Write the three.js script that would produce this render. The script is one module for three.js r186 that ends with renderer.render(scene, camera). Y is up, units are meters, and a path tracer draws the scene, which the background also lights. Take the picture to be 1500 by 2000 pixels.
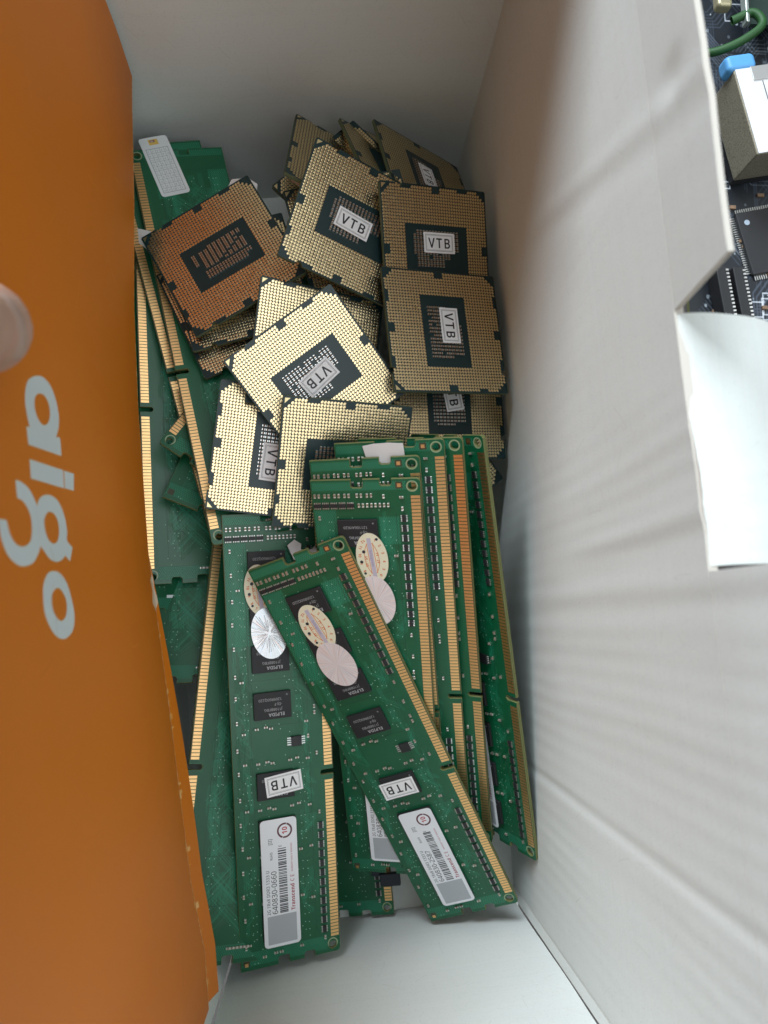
import * as THREE from 'three';
import { mergeGeometries } from 'three/addons/utils/BufferGeometryUtils.js';
import { RoundedBoxGeometry } from 'three/addons/geometries/RoundedBoxGeometry.js';
import { MarchingCubes } from 'three/addons/objects/MarchingCubes.js';
import { RectAreaLightUniformsLib } from 'three/addons/lights/RectAreaLightUniformsLib.js';
import { ImprovedNoise } from 'three/addons/math/ImprovedNoise.js';

// ---------------------------------------------------------------- camera, light, exposure
const scene = new THREE.Scene();
const H = 0.29;                                   // the lens is 29 cm above the table
const camera = new THREE.PerspectiveCamera(67.38, 0.75, 0.01, 30);
camera.matrixAutoUpdate = true;
{
  const b = new THREE.Matrix4().makeBasis(new THREE.Vector3(0.99761, 0.06897, 0), new THREE.Vector3(-0.00993, 0.14363, -0.98958), new THREE.Vector3(-0.06825, 0.98722, 0.14397));
  camera.quaternion.setFromRotationMatrix(b);
  camera.position.set(0, H, 0);
  camera.updateMatrixWorld(true);
}
camera.focus = 0.232; camera.userData.fStop = 22;
scene.background = new THREE.Color().setRGB(0.085, 0.085, 0.083);   // the dim, even light of the room
RectAreaLightUniformsLib.init();
const lampAt = new THREE.Vector3(-1.0, 1.75, -1.8), lampTo = new THREE.Vector3(0.01, 0.08, -0.03);
const lampLight = new THREE.RectAreaLight(new THREE.Color().setRGB(0.88, 0.97, 1.06), 28, 1.3, 1.0);
lampLight.position.copy(lampAt); lampLight.lookAt(lampTo); scene.add(lampLight);
const lampAt2 = new THREE.Vector3(0.75, 1.7, 0.25);
const lampLight2 = new THREE.RectAreaLight(new THREE.Color().setRGB(0.94, 1.0, 1.02), 0.80, 2.3, 2.2);
lampLight2.position.copy(lampAt2); lampLight2.lookAt(new THREE.Vector3(0, 0.08, -0.05)); scene.add(lampLight2);
const renderer = new THREE.WebGLRenderer({ antialias: true });
renderer.toneMapping = THREE.LinearToneMapping;
renderer.toneMappingExposure = 0.95;
renderer.shadowMap.enabled = true;

// ---------------------------------------------------------------- helpers
let seed = 20241;
const rnd = () => { seed = (seed * 1664525 + 1013904223) >>> 0; return seed / 4294967296; };
const rr = (a, b) => a + (b - a) * rnd();
const noise = new ImprovedNoise();
const mm = 0.001;
const lerp = (a, b, t) => a + (b - a) * t;
function interp(x, xs, ys) {
  if (x <= xs[0]) return ys[0] + (ys[1] - ys[0]) / (xs[1] - xs[0]) * (x - xs[0]);
  for (let i = 1; i < xs.length; i++) if (x <= xs[i] || i === xs.length - 1) return lerp(ys[i - 1], ys[i], (x - xs[i - 1]) / (xs[i] - xs[i - 1]));
}
const counts = {};
function numbered(n) { const k = counts[n] = (counts[n] ?? -1) + 1; return k ? n + '_' + String(k).padStart(3, '0') : n; }
function shade(o) { o.traverse(m => { if (m.isMesh) { m.castShadow = true; m.receiveShadow = true; } }); return o; }
function thing(name, label, category, group) {
  const g = new THREE.Group(); g.name = numbered(name); g.userData = { label, category }; if (group) g.userData.group = group; scene.add(g); return g;
}
function part(name, geo, mat, parent, pos, kind) {
  const m = new THREE.Mesh(geo, mat); m.name = name; parent.add(m); if (pos) m.position.set(pos[0] * mm, pos[1] * mm, pos[2] * mm);
  if (kind) m.userData.kind = kind;
  return m;
}
function tag(m, label, category, group) { m.userData.label = label; m.userData.category = category; if (group) m.userData.group = group; scene.add(m); return m; }
const box = (w, h, d, x = 0, y = 0, z = 0) => new THREE.BoxGeometry(w * mm, h * mm, d * mm).translate(x * mm, y * mm, z * mm);
const rbox = (w, h, d, r, x = 0, y = 0, z = 0) => new RoundedBoxGeometry(w * mm, h * mm, d * mm, 1, r * mm).translate(x * mm, y * mm, z * mm);
function joined(lists) {        // several lists of geometries -> one geometry with one material slot per list
  const made = lists.map(l => mergeGeometries(l.map(g => { const q = g.index ? g.toNonIndexed() : g; for (const k of Object.keys(q.attributes)) if (!['position', 'normal', 'uv'].includes(k)) q.deleteAttribute(k); return q; })));
  return lists.length > 1 ? mergeGeometries(made, true) : made[0];
}
function canvas(w, h, draw, srgb = true) {
  const c = document.createElement('canvas'); c.width = w; c.height = h; const g = c.getContext('2d'); draw(g, w, h);
  const t = new THREE.CanvasTexture(c); if (srgb) t.colorSpace = THREE.SRGBColorSpace; t.magFilter = THREE.LinearFilter; t.anisotropy = 8; return t;
}
function grain(g, w, h, n, tones, a, s0, s1) { for (let i = 0; i < n; i++) { g.fillStyle = `rgba(${tones[(rnd() * tones.length) | 0]},${a * rnd()})`; const s = rr(s0, s1); g.fillRect(rnd() * w, rnd() * h, s, s); } }
const std = (o) => new THREE.MeshStandardMaterial(o);
const lin = (r, g, b) => new THREE.Color().setRGB(r, g, b);
// a sheet with thickness over a grid: at(s, t) gives a point in mm, out(s, t) the direction of its back face
function sheet(at, ns, nt, thick, back, uvOf) {
  const P = [], U = [], I = [];
  const row = nt + 1;
  for (const side of [0, 1]) for (let i = 0; i <= ns; i++) for (let j = 0; j <= nt; j++) {
    const p = at(i / ns, j / nt), b = side ? back(i / ns, j / nt) : [0, 0, 0];
    P.push((p[0] + b[0] * thick) * mm, (p[1] + b[1] * thick) * mm, (p[2] + b[2] * thick) * mm);
    const uv = uvOf ? uvOf(i / ns, j / nt, p) : [i / ns, j / nt]; U.push(uv[0], uv[1]);
  }
  const N = (ns + 1) * row, q = (a, b, c, d) => I.push(a, b, c, a, c, d);
  for (let i = 0; i < ns; i++) for (let j = 0; j < nt; j++) { const a = i * row + j; q(a, a + row, a + row + 1, a + 1); q(N + a, N + a + 1, N + a + row + 1, N + a + row); }
  const g = new THREE.BufferGeometry();
  g.setAttribute('position', new THREE.Float32BufferAttribute(P, 3)); g.setAttribute('uv', new THREE.Float32BufferAttribute(U, 2)); g.setIndex(I); g.computeVertexNormals();
  // the rim, with its own vertices
  const R = [], RI = [], RU = []; const rim = [];
  for (let i = 0; i < ns; i++) rim.push([i * row, (i + 1) * row]); for (let j = 0; j < nt; j++) rim.push([ns * row + j, ns * row + j + 1]);
  for (let i = ns; i > 0; i--) rim.push([i * row + nt, (i - 1) * row + nt]); for (let j = nt; j > 0; j--) rim.push([j, j - 1]);
  for (const [a, b] of rim) { const k = R.length / 3; for (const v of [a, b, b + N, a + N]) { R.push(P[3 * v], P[3 * v + 1], P[3 * v + 2]); RU.push(U[2 * v], U[2 * v + 1]); } RI.push(k, k + 2, k + 1, k, k + 3, k + 2); }
  const e = new THREE.BufferGeometry();
  e.setAttribute('position', new THREE.Float32BufferAttribute(R, 3)); e.setAttribute('uv', new THREE.Float32BufferAttribute(RU, 2)); e.setIndex(RI); e.computeVertexNormals();
  return { face: g, rim: e };
}

// ---------------------------------------------------------------- materials
const paperTex = canvas(1024, 1024, (g, w, h) => {
  g.fillStyle = '#e3e2dd'; g.fillRect(0, 0, w, h);
  grain(g, w, h, 30000, ['120,114,104', '255,255,252', '170,166,160'], 0.16, 1, 3);
  for (let y = 0; y < h; y += 2) { g.fillStyle = `rgba(${rnd() < 0.5 ? '150,146,138' : '255,255,255'},${0.035 * rnd()})`; g.fillRect(0, y, w, 1 + rnd() * 2); }
  for (let i = 0; i < 40; i++) { g.strokeStyle = `rgba(140,132,122,${rr(0.05, 0.22)})`; g.lineWidth = rr(0.8, 2); const x = rnd() * w, y = rnd() * h, a = rr(0, 6.3), l = rr(20, 120); g.beginPath(); g.moveTo(x, y); g.quadraticCurveTo(x + Math.cos(a) * l * 0.5 + rr(-9, 9), y + Math.sin(a) * l * 0.5, x + Math.cos(a) * l, y + Math.sin(a) * l); g.stroke(); }
  for (let i = 0; i < 1600; i++) { g.strokeStyle = `rgba(${rnd() < 0.5 ? '150,142,130' : '245,245,242'},${0.10 * rnd()})`; g.lineWidth = rr(0.6, 1.6); const x = rnd() * w, y = rnd() * h, a = rr(-0.5, 0.5) + (rnd() < 0.6 ? 0 : 1.57), l = rr(8, 40); g.beginPath(); g.moveTo(x, y); g.lineTo(x + Math.cos(a) * l, y + Math.sin(a) * l); g.stroke(); }
  for (let i = 0; i < 60; i++) { g.fillStyle = `rgba(110,98,84,${rr(0.1, 0.4)})`; g.beginPath(); g.ellipse(rnd() * w, rnd() * h, rr(0.6, 1.6), rr(0.6, 1.6), 0, 0, 7); g.fill(); }
});
const paperBump = canvas(1024, 1024, (g, w, h) => {
  g.fillStyle = '#808080'; g.fillRect(0, 0, w, h);
  grain(g, w, h, 60000, ['40,40,40', '215,215,215'], 0.22, 1, 3);
  for (let y = 0; y < h; y += 1) { g.fillStyle = `rgba(${rnd() < 0.5 ? 0 : 255},${rnd() < 0.5 ? 0 : 255},128,${0.03 * rnd()})`; g.fillRect(0, y, w, 1); }
}, false);
for (const t of [paperTex, paperBump]) { t.wrapS = t.wrapT = THREE.RepeatWrapping; }
const cardMat = std({ map: paperTex, bumpMap: paperBump, bumpScale: 0.00022, roughness: 0.86, color: lin(0.89, 0.94, 0.945) });
const cutMat = std({ color: lin(0.58, 0.54, 0.48), roughness: 0.95 });
const gold = std({ color: lin(1.0, 0.62, 0.28), metalness: 1, roughness: 0.38 });
const padGold = std({ color: lin(0.91, 0.73, 0.42), metalness: 1, roughness: 0.25 });
const tin = std({ color: lin(0.72, 0.72, 0.70), metalness: 1, roughness: 0.28 });
const blackEpoxy = std({ color: lin(0.016, 0.016, 0.018), roughness: 0.55 });
const ceramic = std({ color: lin(0.20, 0.12, 0.07), roughness: 0.6 });
const paleCeramic = std({ color: lin(0.30, 0.24, 0.18), roughness: 0.55 });
const substrateTex = canvas(512, 512, (g, w, h) => {
  g.fillStyle = '#0c2a2c'; g.fillRect(0, 0, w, h);
  grain(g, w, h, 4000, ['30,80,70', '2,14,18'], 0.2, 1, 3);
});
const substrateTop = std({ map: substrateTex, roughness: 0.38 });
const substrateEdge = std({ color: lin(0.085, 0.105, 0.05), roughness: 0.7 });
const steel = std({ color: lin(0.62, 0.62, 0.61), metalness: 1, roughness: 0.32 });
const laminate = std({ color: lin(0.15, 0.16, 0.055), roughness: 0.7 });

// ---------------------------------------------------------------- table
part('table', box(2400, 20, 1800, 0, -10, 0), std({ color: lin(0.10, 0.09, 0.085), roughness: 0.7 }), scene).userData.kind = 'structure';

// ---------------------------------------------------------------- the carton
const Y = D => H * 1000 - D;                              // depth under the lens -> height above the table, mm
const rightX = z => 59.5 + 0.07 * z;
const frontZ = x => 101.4 - 0.103 * x;
const backZ = x => -169.1 - 0.103 * x;
const leftX = z => interp(z, [-165, -66, 45, 104], [-69.5, -63, -48, -30.2]);
const FLOOR = 285, RIM = 96, FOLD = 116.5;
const carton = thing('cardboard_box', 'open white cardboard box with an orange printed flap, holding processors and memory modules', 'box');
const uvm = (s, d) => [s / 90, d / 90];
function panel(name, at, ns, nt, thick, back, uvOf, mat = cardMat) {
  const { face, rim } = sheet(at, ns, nt, thick, back, uvOf);
  const geo = mergeGeometries([face.toNonIndexed(), rim.toNonIndexed()], true);
  return part(name, geo, [mat, cutMat], carton);
}
// soft creases of the long side panel, as heights in mm: they run from rim to floor
function ripple(z, D) {
  let h = 0;
  const ridge = (z0, drift, w, a) => { const q = (z - z0 - drift * (D - 150) / 100) / w; return a * Math.exp(-q * q); };
  h += ridge(45.5, -1.5, 1.5, -0.9) + ridge(49, -1, 5, 0.35);
  h += ridge(-17.5, 2.5, 2.4, 0.55) * Math.min(1, Math.max(0, (200 - D) / 50)) + ridge(-13.0, 2.5, 2.5, -0.45) * Math.min(1, Math.max(0, (200 - D) / 50));
  h += ridge(-6.5, 0, 1.8, 0.34) + ridge(-3.2, 0, 1.8, -0.38);
  h += ridge(-30, 4, 3, 0.25) + ridge(8, 0, 4, -0.2) + ridge(18, 2, 3, 0.2) + ridge(29, 1, 4, -0.18) + ridge(62, 0, 4, 0.22) + ridge(74, 2, 5, -0.2);
  h += 0.16 * Math.sin(z / 4.6 * 6.283 + 1.5 * noise.noise(z / 20, D / 60, 3)) * (0.4 + 0.6 * noise.noise(z / 30, D / 50, 9)) * (z > -40 ? 1 : 0.35);
  h += 0.9 * noise.noise(z / 46, D / 70, 1) + 0.16 * noise.noise(z / 11, D / 26, 5);
  // a diagonal crease near the back rim, and a dent
  const dg = (z + 96.2) * 0.965 + (D - 158.3) * 0.262; const along = (158 - D) / 60;
  if (along > -0.6 && along < 1.1) h += 0.5 * Math.exp(-dg * dg / 7) - 0.4 * Math.exp(-(dg - 4) * (dg - 4) / 12);
  h -= 1.5 * Math.exp(-(((z + 86) / 3.2) ** 2 + ((D - 108) / 4.5) ** 2));
  return h * 0.34;
}
const sideZ0 = backZ(47.6) - 2.0, sideZ1 = 94.3;
panel('side_panel', (s, t) => { const z = lerp(sideZ0, sideZ1, s), D = lerp(FLOOR, FOLD, t); return [rightX(z) - ripple(z, D), Y(D), z]; }, 300, 110, 1.6, () => [1, 0, 0], (s, t) => uvm(lerp(sideZ0, sideZ1, s), lerp(FLOOR, FOLD, t)));
// its closing tabs above the fold: two stand up, the middle one is bent out over the edge
panel('tab', (s, t) => { const z = lerp(sideZ0, -51.0 - 0.6 * t, s), D = lerp(FOLD - 0.15, 97.5 - 1.5 * noise.noise(s * 3, 0, 2), t); return [rightX(z) - ripple(z, D) - 0.8 * t, Y(D), z]; }, 120, 16, 0.9, () => [1, 0.15, 0], (s, t) => uvm(lerp(sideZ0, -51, s) + 40, 20 * t));
panel('tab', (s, t) => { const z = lerp(-50.2, -8.9, s), o = 21 * t; return [rightX(z) - ripple(z, FOLD) + 0.4 + o * Math.sin(Math.min(1.5, 0.35 + 3.2 * t)), Y(FOLD - 0.15) + 1.2 * Math.sin(t * 2.6) - 7.5 * t * t + 1.1 * noise.noise(s * 2.2, t * 1.6, 4) + 0.15 * noise.noise(s * 30, t * 3, 6) * (1 - t), z - 1.2 * t]; }, 60, 16, 1.4, () => [0, -1, 0], (s, t) => uvm(90 * s, 30 * t + 40));
panel('tab', (s, t) => { const z = lerp(-8.1, sideZ1, s), D = lerp(FOLD - 0.15, RIM, t); return [rightX(z) - ripple(z, D) + 0.8 * t * t, Y(D), z]; }, 110, 12, 1.6, () => [1, 0, 0], (s, t) => uvm(lerp(-8, sideZ1, s), 20 * t + 7));
// back and front ends
panel('end_panel', (s, t) => { const x = lerp(-70.5, 50.0, s), D = lerp(FLOOR, RIM, t); return [x, Y(D), backZ(x) - 0.5 * noise.noise(x / 30, D / 40, 2) - 0.12 * noise.noise(x / 7, D / 15, 7)]; }, 90, 80, 1.6, () => [0, 0, -1], (s, t) => uvm(lerp(-69, 47, s) + 13, lerp(FLOOR, RIM, t)));
panel('end_panel', (s, t) => { const x = lerp(-29.6, 64.6, s), D = lerp(FLOOR, RIM, t); return [x, Y(D), frontZ(x) + 0.5 * noise.noise(x / 30, D / 40, 12) + 0.1 * noise.noise(x / 8, D / 15, 17)]; }, 90, 80, 1.6, () => [0, 0, 1], (s, t) => uvm(lerp(-30, 65, s) + 31, lerp(FLOOR, RIM, t) + 5));
// the glued corner strip where the front end meets the creased side
panel('glue_strip', (s, t) => { const D = lerp(FLOOR, RIM, t), a = s; return [lerp(65.0, rightX(sideZ1) - 0.55, a), Y(D), lerp(frontZ(65.0) - 0.15, sideZ1 - 2.6, a) ]; }, 6, 40, 0.5, () => [0.7, 0, 0.7], (s, t) => uvm(s * 5, lerp(FLOOR, RIM, t)));
// the other long side, and the floor
panel('side_panel', (s, t) => { const z = lerp(backZ(-69) - 0.1, 104.2, s), D = lerp(FLOOR, RIM + 0.8, t); return [leftX(z) - 0.4 * noise.noise(z / 40, D / 60, 22), Y(D), z]; }, 120, 60, 1.6, () => [-1, 0, 0], (s, t) => uvm(260 * s, lerp(FLOOR, RIM, t)));
panel('base_panel', (s, t) => { const z = lerp(-176, 107, s), x = lerp(leftX(z) - 1, rightX(z) + 1, t); return [x, Y(FLOOR) - 0.4, z]; }, 40, 20, 1.5, () => [0, -1, 0], (s, t) => uvm(260 * s, 110 * t));
// the orange lid flap, folded down along the inside of the long side
const LET = {"a": [[-43.3, 134.5], [-44.0, 137.3], [-43.6, 140.7], [-41.8, 143.2], [-39.2, 144.5], [-36.7, 144.3], [-34.7, 143.0], [-34.2, 142.7], [-34.4, 144.6], [-31.1, 145.0], [-29.6, 129.2], [-32.7, 128.7], [-32.9, 130.0], [-34.3, 129.4], [-36.5, 128.8], [-38.9, 129.1], [-40.8, 130.2], [-42.2, 132.1]], "ah": [[-40.3, 135.4], [-40.6, 137.8], [-39.6, 139.6], [-37.9, 140.0], [-36.2, 139.1], [-35.0, 137.0], [-35.0, 135.2], [-35.9, 133.5], [-37.5, 132.8], [-39.1, 133.4]], "i": [[-27.2, 129.3], [-28.6, 145.6], [-25.1, 145.7], [-23.9, 129.4]], "idot": [[-28.6, 146.1], [-29.1, 151.7], [-25.6, 151.3], [-25.2, 146.1]], "g": [[-22.5, 123.1], [-22.6, 125.5], [-21.9, 128.6], [-20.3, 130.9], [-19.6, 131.5], [-21.1, 132.8], [-22.2, 135.6], [-22.6, 139.0], [-22.0, 142.4], [-19.8, 145.2], [-17.2, 146.0], [-15.3, 145.4], [-14.3, 148.2], [-11.4, 145.8], [-12.3, 143.2], [-11.4, 141.5], [-10.7, 138.1], [-11.0, 134.9], [-12.1, 132.6], [-12.8, 131.2], [-11.4, 129.7], [-9.7, 127.1], [-8.9, 123.7], [-8.9, 120.7], [-10.0, 117.7], [-11.9, 116.1], [-14.1, 115.6], [-15.3, 115.7], [-15.5, 118.5], [-13.4, 119.3], [-12.1, 121.2], [-12.1, 124.2], [-13.3, 127.0], [-15.7, 128.2], [-17.9, 127.9], [-19.4, 125.8], [-19.6, 123.4]], "gh": [[-19.5, 137.6], [-19.3, 140.0], [-18.1, 141.4], [-16.3, 141.3], [-14.6, 139.9], [-13.9, 137.7], [-14.3, 135.5], [-15.6, 134.3], [-17.3, 134.2], [-18.8, 135.6]], "o": [[-9.0, 136.1], [-8.8, 139.5], [-7.3, 142.5], [-4.5, 144.3], [-1.4, 144.9], [1.1, 143.2], [2.4, 139.6], [2.6, 136.7], [2.0, 133.9], [0.3, 131.3], [-1.9, 129.8], [-4.7, 129.9], [-6.7, 130.8], [-8.4, 133.2]], "oh": [[-6.1, 137.1], [-5.7, 139.4], [-4.4, 141.0], [-2.7, 141.1], [-1.2, 139.8], [-0.5, 137.4], [-1.0, 135.4], [-2.3, 133.9], [-3.9, 133.7], [-5.2, 134.6]]};
const edgeZ = [-154.4, -120.3, -89.1, -59.2, -19.1, 21.6, 65.3, 82.6], edgeX = [-60.1, -57.9, -56.5, -54.0, -49.5, -42.4, -35.2, -31.0];
const flapX = z => interp(z, [-175, ...edgeZ, 110], [-61.1, ...edgeX, -28.0]);
const fz0 = -161.0, fz1 = 96.0, fd0 = 95, fd1 = 212;
const flapTex = canvas(2048, 1024, (g, w, h) => {
  const X = z => (z - fz0) / (fz1 - fz0) * w, V = D => (D - fd0) / (fd1 - fd0) * h;
  g.fillStyle = '#cc7007'; g.fillRect(0, 0, w, h);
  grain(g, w, h, 60000, ['175,88,6', '240,150,40', '200,104,8'], 0.10, 1, 3);
  g.fillStyle = '#c8d2d3';
  for (const [o, hole] of [['a', 'ah'], ['i', null], ['idot', null], ['g', 'gh'], ['o', 'oh']]) {
    g.beginPath();
    for (const k of [o, hole]) if (k) {
      const L = LET[k], n = L.length, round = k !== 'i' && k !== 'idot';
      const sharp = { a: [9, 10, 11], g: [0, 4, 12, 13, 14, 27, 28, 36, 19] }[k] || [];
      const p = i => [X(L[(i + n) % n][0]), V(L[(i + n) % n][1])];
      g.moveTo(...p(0));
      for (let i = 0; i < n; i++) {
        const a = p(i - 1), b = p(i), c = p(i + 1), d = p(i + 2), ta = sharp.includes(i) || !round ? 0 : 1 / 6, tb = sharp.includes((i + 1) % n) || !round ? 0 : 1 / 6;
        g.bezierCurveTo(b[0] + (c[0] - a[0]) * ta, b[1] + (c[1] - a[1]) * ta, c[0] - (d[0] - b[0]) * tb, c[1] - (d[1] - b[1]) * tb, c[0], c[1]);
      }
      g.closePath();
    }
    g.fill('evenodd');
  }
  grain(g, w, h, 20000, ['120,60,10', '255,220,170'], 0.08, 1, 2);
  for (let i = 0; i < 46; i++) { g.strokeStyle = `rgba(${rnd() < 0.6 ? '238,170,90' : '150,78,10'},${rr(0.08, 0.35)})`; g.lineWidth = rr(0.7, 2); const x = rnd() * w, y = rnd() * h, a = rr(-0.9, 0.9) + (rnd() < 0.5 ? 0 : 1.57), l = rr(10, 90); g.beginPath(); g.moveTo(x, y); g.quadraticCurveTo(x + Math.cos(a) * l / 2 + rr(-6, 6), y + Math.sin(a) * l / 2 + rr(-6, 6), x + Math.cos(a) * l, y + Math.sin(a) * l); g.stroke(); }
  for (let i = 0; i < 420; i++) { const x = rnd() * w; g.fillStyle = `rgba(236,206,168,${rr(0.1, 0.7)})`; g.fillRect(x, h - rr(1, 5) * (rnd() < 0.1 ? 2 : 1), rr(1, 12), 5); }
  g.fillStyle = 'rgba(226,214,200,.85)'; g.beginPath(); g.moveTo(X(-13), h); g.lineTo(X(-11.5), h - 22); g.lineTo(X(-9), h - 12); g.lineTo(X(-5.5), h - 30); g.lineTo(X(-3), h); g.fill();
});
const flapBump = canvas(1024, 512, (g, w, h) => {
  g.fillStyle = '#808080'; g.fillRect(0, 0, w, h);
  grain(g, w, h, 40000, ['90,90,90', '165,165,165'], 0.25, 1, 2);
  const X = z => (z - fz0) / (fz1 - fz0) * w, V = D => (D - fd0) / (fd1 - fd0) * h;
  g.strokeStyle = 'rgba(235,235,235,.8)'; g.lineWidth = 1.6; g.beginPath(); g.moveTo(X(-92), V(184)); g.lineTo(X(-85), V(196)); g.lineTo(X(-81), V(206)); g.stroke();
}, false);
const printMat = std({ map: flapTex, bumpMap: flapBump, bumpScale: 0.0002, roughness: 0.52 });
const flapWave = (z, D) => 0.8 * noise.noise(z / 60, D / 60, 31) * Math.min(1, (212 - D) / 20);
panel('printed_flap', (s, t) => { const z = lerp(fz0, fz1, s), D = lerp(fd0, fd1, t); return [flapX(z) - 0.5 * Math.max(0, (130 - D) / 40) + flapWave(z, D), Y(D), Math.max(z, backZ(flapX(z)) + 0.8)]; }, 160, 60, 0.9, () => [-1, 0, 0], (s, t) => [s, 1 - t], printMat);
// its folded lip, which stands off towards the front end
panel('flap_lip', (s, t) => {
  const z = lerp(-18, 94.5, s), q = Math.sin(Math.min(1, s * 1.15) * Math.PI * 0.62), o = 6.6 * q * t;
  return [flapX(z) + o * 0.27 + 0.02, Y(fd1 + 0.1) - o * 0.96, z];
}, 80, 6, 0.8, () => [-0.5, -0.6, 0], (s, t) => [0.56 + 0.43 * s, 0.004 + 0.02 * t], printMat);
panel('flap_hinge', (s, t) => { const z = lerp(fz0, fz1, s), a = t * Math.PI; const x0 = leftX(z), x1 = flapX(z) - 0.45; const c = (x0 + x1) / 2, r = (x1 - x0) / 2; return [c + r * Math.cos(a), Y(fd0) + 2.5 * Math.sin(a) + 0.05, Math.max(z, backZ(flapX(z)) + 0.8)]; }, 80, 10, 0.8, (s, t) => [-Math.cos(t * Math.PI), -Math.sin(t * Math.PI), 0], (s, t) => [s, 0.99 + 0.01 * t], printMat);
shade(carton);

// ---------------------------------------------------------------- processors
const PITCH = 0.9144;
const padList = (() => {
  const L = [];
  for (let i = 0; i < 40; i++) for (let j = 0; j < 40; j++) {
    const x = (i - 19.5) * PITCH, z = (j - 19.5) * PITCH, ax = Math.abs(x), az = Math.abs(z);
    if (ax < 11.0 && az < 7.5) continue;                                   // the opening in the middle
    if (ax + az > 33.4) continue;                                          // cut corners
    if (j < 2 && i >= 19 && i <= 21 || j > 37 && i >= 18 && i <= 20) continue;   // keying gaps at the middle of each edge
    if (i < 2 && j >= 19 && j <= 21 || i > 37 && j >= 18 && j <= 20) continue;
    if ((j === 0 || j === 39) && (i >= 7 && i <= 10 || i >= 29 && i <= 32)) continue;
    if (j === 39 && i < 9 && i > 5) continue;
    if ((i === 0) && (j >= 30 && j <= 32)) continue;
    if (j === 12 && (i === 10 || i === 17 || i === 18 || i === 24)) { continue; }
    L.push([x, z]);
  }
  return L;
})();
const padsGeo = (() => {
  const N = 10, P = [], Nn = [], I = [];
  const ca = Math.SQRT1_2;
  for (const [x, z] of padList) {
    const k = P.length / 3, tx = rr(-0.018, 0.018), tz = rr(-0.018, 0.018);
    for (const [r, y, sl] of [[0.80, 0.055, 0.04], [1, 0.02, 0.35]]) for (let a = 0; a < N; a++) {
      const t = a / N * Math.PI * 2, u = 0.51 * r * Math.cos(t), v = 0.36 * r * Math.sin(t);
      P.push((x + (u + v) * ca) * mm, y * mm, (z + (-u + v) * ca) * mm);
      const nx = Math.cos(t) * sl + tx, nz = Math.sin(t) * sl + tz; const n = new THREE.Vector3((nx + nz) * ca, 1, (-nx + nz) * ca).normalize(); Nn.push(n.x, n.y, n.z);
    }
    for (let a = 1; a < N - 1; a++) I.push(k, k + a + 1, k + a);
    for (let a = 0; a < N; a++) { const b = (a + 1) % N; I.push(k + a, k + b, k + N + a, k + b, k + N + b, k + N + a); }
  }
  const g = new THREE.BufferGeometry(); g.setAttribute('position', new THREE.Float32BufferAttribute(P, 3)); g.setAttribute('normal', new THREE.Float32BufferAttribute(Nn, 3)); g.setAttribute('uv', new THREE.Float32BufferAttribute(new Float32Array(P.length / 3 * 2), 2)); g.setIndex(I); return g;
})();
const cpuBoardGeo = (() => {
  const h = 18.75, s = new THREE.Shape(), notch = (x, z, up) => { s.lineTo(x - up * 1.1, z); s.absarc(x, z, 1.1, up > 0 ? Math.PI : 0, up > 0 ? 2 * Math.PI : Math.PI, false); };
  s.moveTo(-h + 0.4, -h); s.lineTo(-12.4 - 1.1, -h); s.absarc(-12.4, -h, 1.1, Math.PI, 0, true); s.lineTo(h - 0.4, -h); s.lineTo(h, -h + 0.4);
  s.lineTo(h, h - 0.4); s.lineTo(h - 0.4, h); s.lineTo(-12.4 + 1.1, h); s.absarc(-12.4, h, 1.1, 0, Math.PI, true); s.lineTo(-h + 0.4, h); s.lineTo(-h, h - 0.4); s.lineTo(-h, -h + 0.4); s.closePath();
  const g = new THREE.ExtrudeGeometry(s, { depth: 1.0, bevelEnabled: true, bevelThickness: 0.06, bevelSize: 0.06, bevelOffset: -0.06, bevelSegments: 1, curveSegments: 5 });
  g.rotateX(Math.PI / 2).translate(0, -0.06, 0).scale(mm, mm, mm);
  const p = g.attributes.position, u = g.attributes.uv; for (let i = 0; i < p.count; i++) u.setXY(i, p.getX(i) / 0.0375 + 0.5, p.getZ(i) / 0.0375 + 0.5);
  return g;
})();
const spreaderGeo = mergeGeometries([rbox(31, 2.6, 31, 0.5, 0, -2.5, 0), rbox(34, 1.0, 33, 0.3, 0, -1.62, 0)]);
// tiny capacitors in the opening: three layouts
function capSet(kind) {
  const bodies = [], ends = [];
  const put = (x, z, w, d) => { bodies.push(box(w > d ? w * 0.56 : w, 0.42, w > d ? d : d * 0.56, x, 0.21, z)); for (const q of [-1, 1]) ends.push(w > d ? box(w * 0.22, 0.45, d * 1.04, x + q * w * 0.39, 0.225, z) : box(w * 1.04, 0.45, d * 0.22, x, 0.225, z + q * d * 0.39)); };
  if (kind === 0) {        // columns with two long rows in front
    for (let c = 0; c < 9; c++) for (let r = 0; r < 9; r++) { if (c === 1 && r < 1 || c > 6 && r === 2 || (c + r) % 11 === 0) continue; put(-5.4 + c * 1.62, -4.6 + r * 0.72, 0.95, 0.5); }
    for (let c = 0; c < 17; c++) for (let r = 0; r < 2; r++) { if (c > 14 && r) continue; put(-6.4 + c * 0.92, 2.9 + r * 1.35, 0.5, 1.0); }
    for (let r = 0; r < 5; r++) put(-7.9, -4 + r * 0.8, 0.95, 0.5);
  } else {
    for (let c = 0; c < 15; c++) for (let r = 0; r < 9; r++) { if (rnd() < 0.06 || c > 11 && r > 4 || c > 9 && r > 6 || c < 1 && r > 5) continue; put(-8.0 + c * 1.08, -5.0 + r * 1.2, 0.5, 0.95); }
  }
  return joined([bodies, ends]);
}
const capGeos = [capSet(0), capSet(1), capSet(1)];
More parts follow.
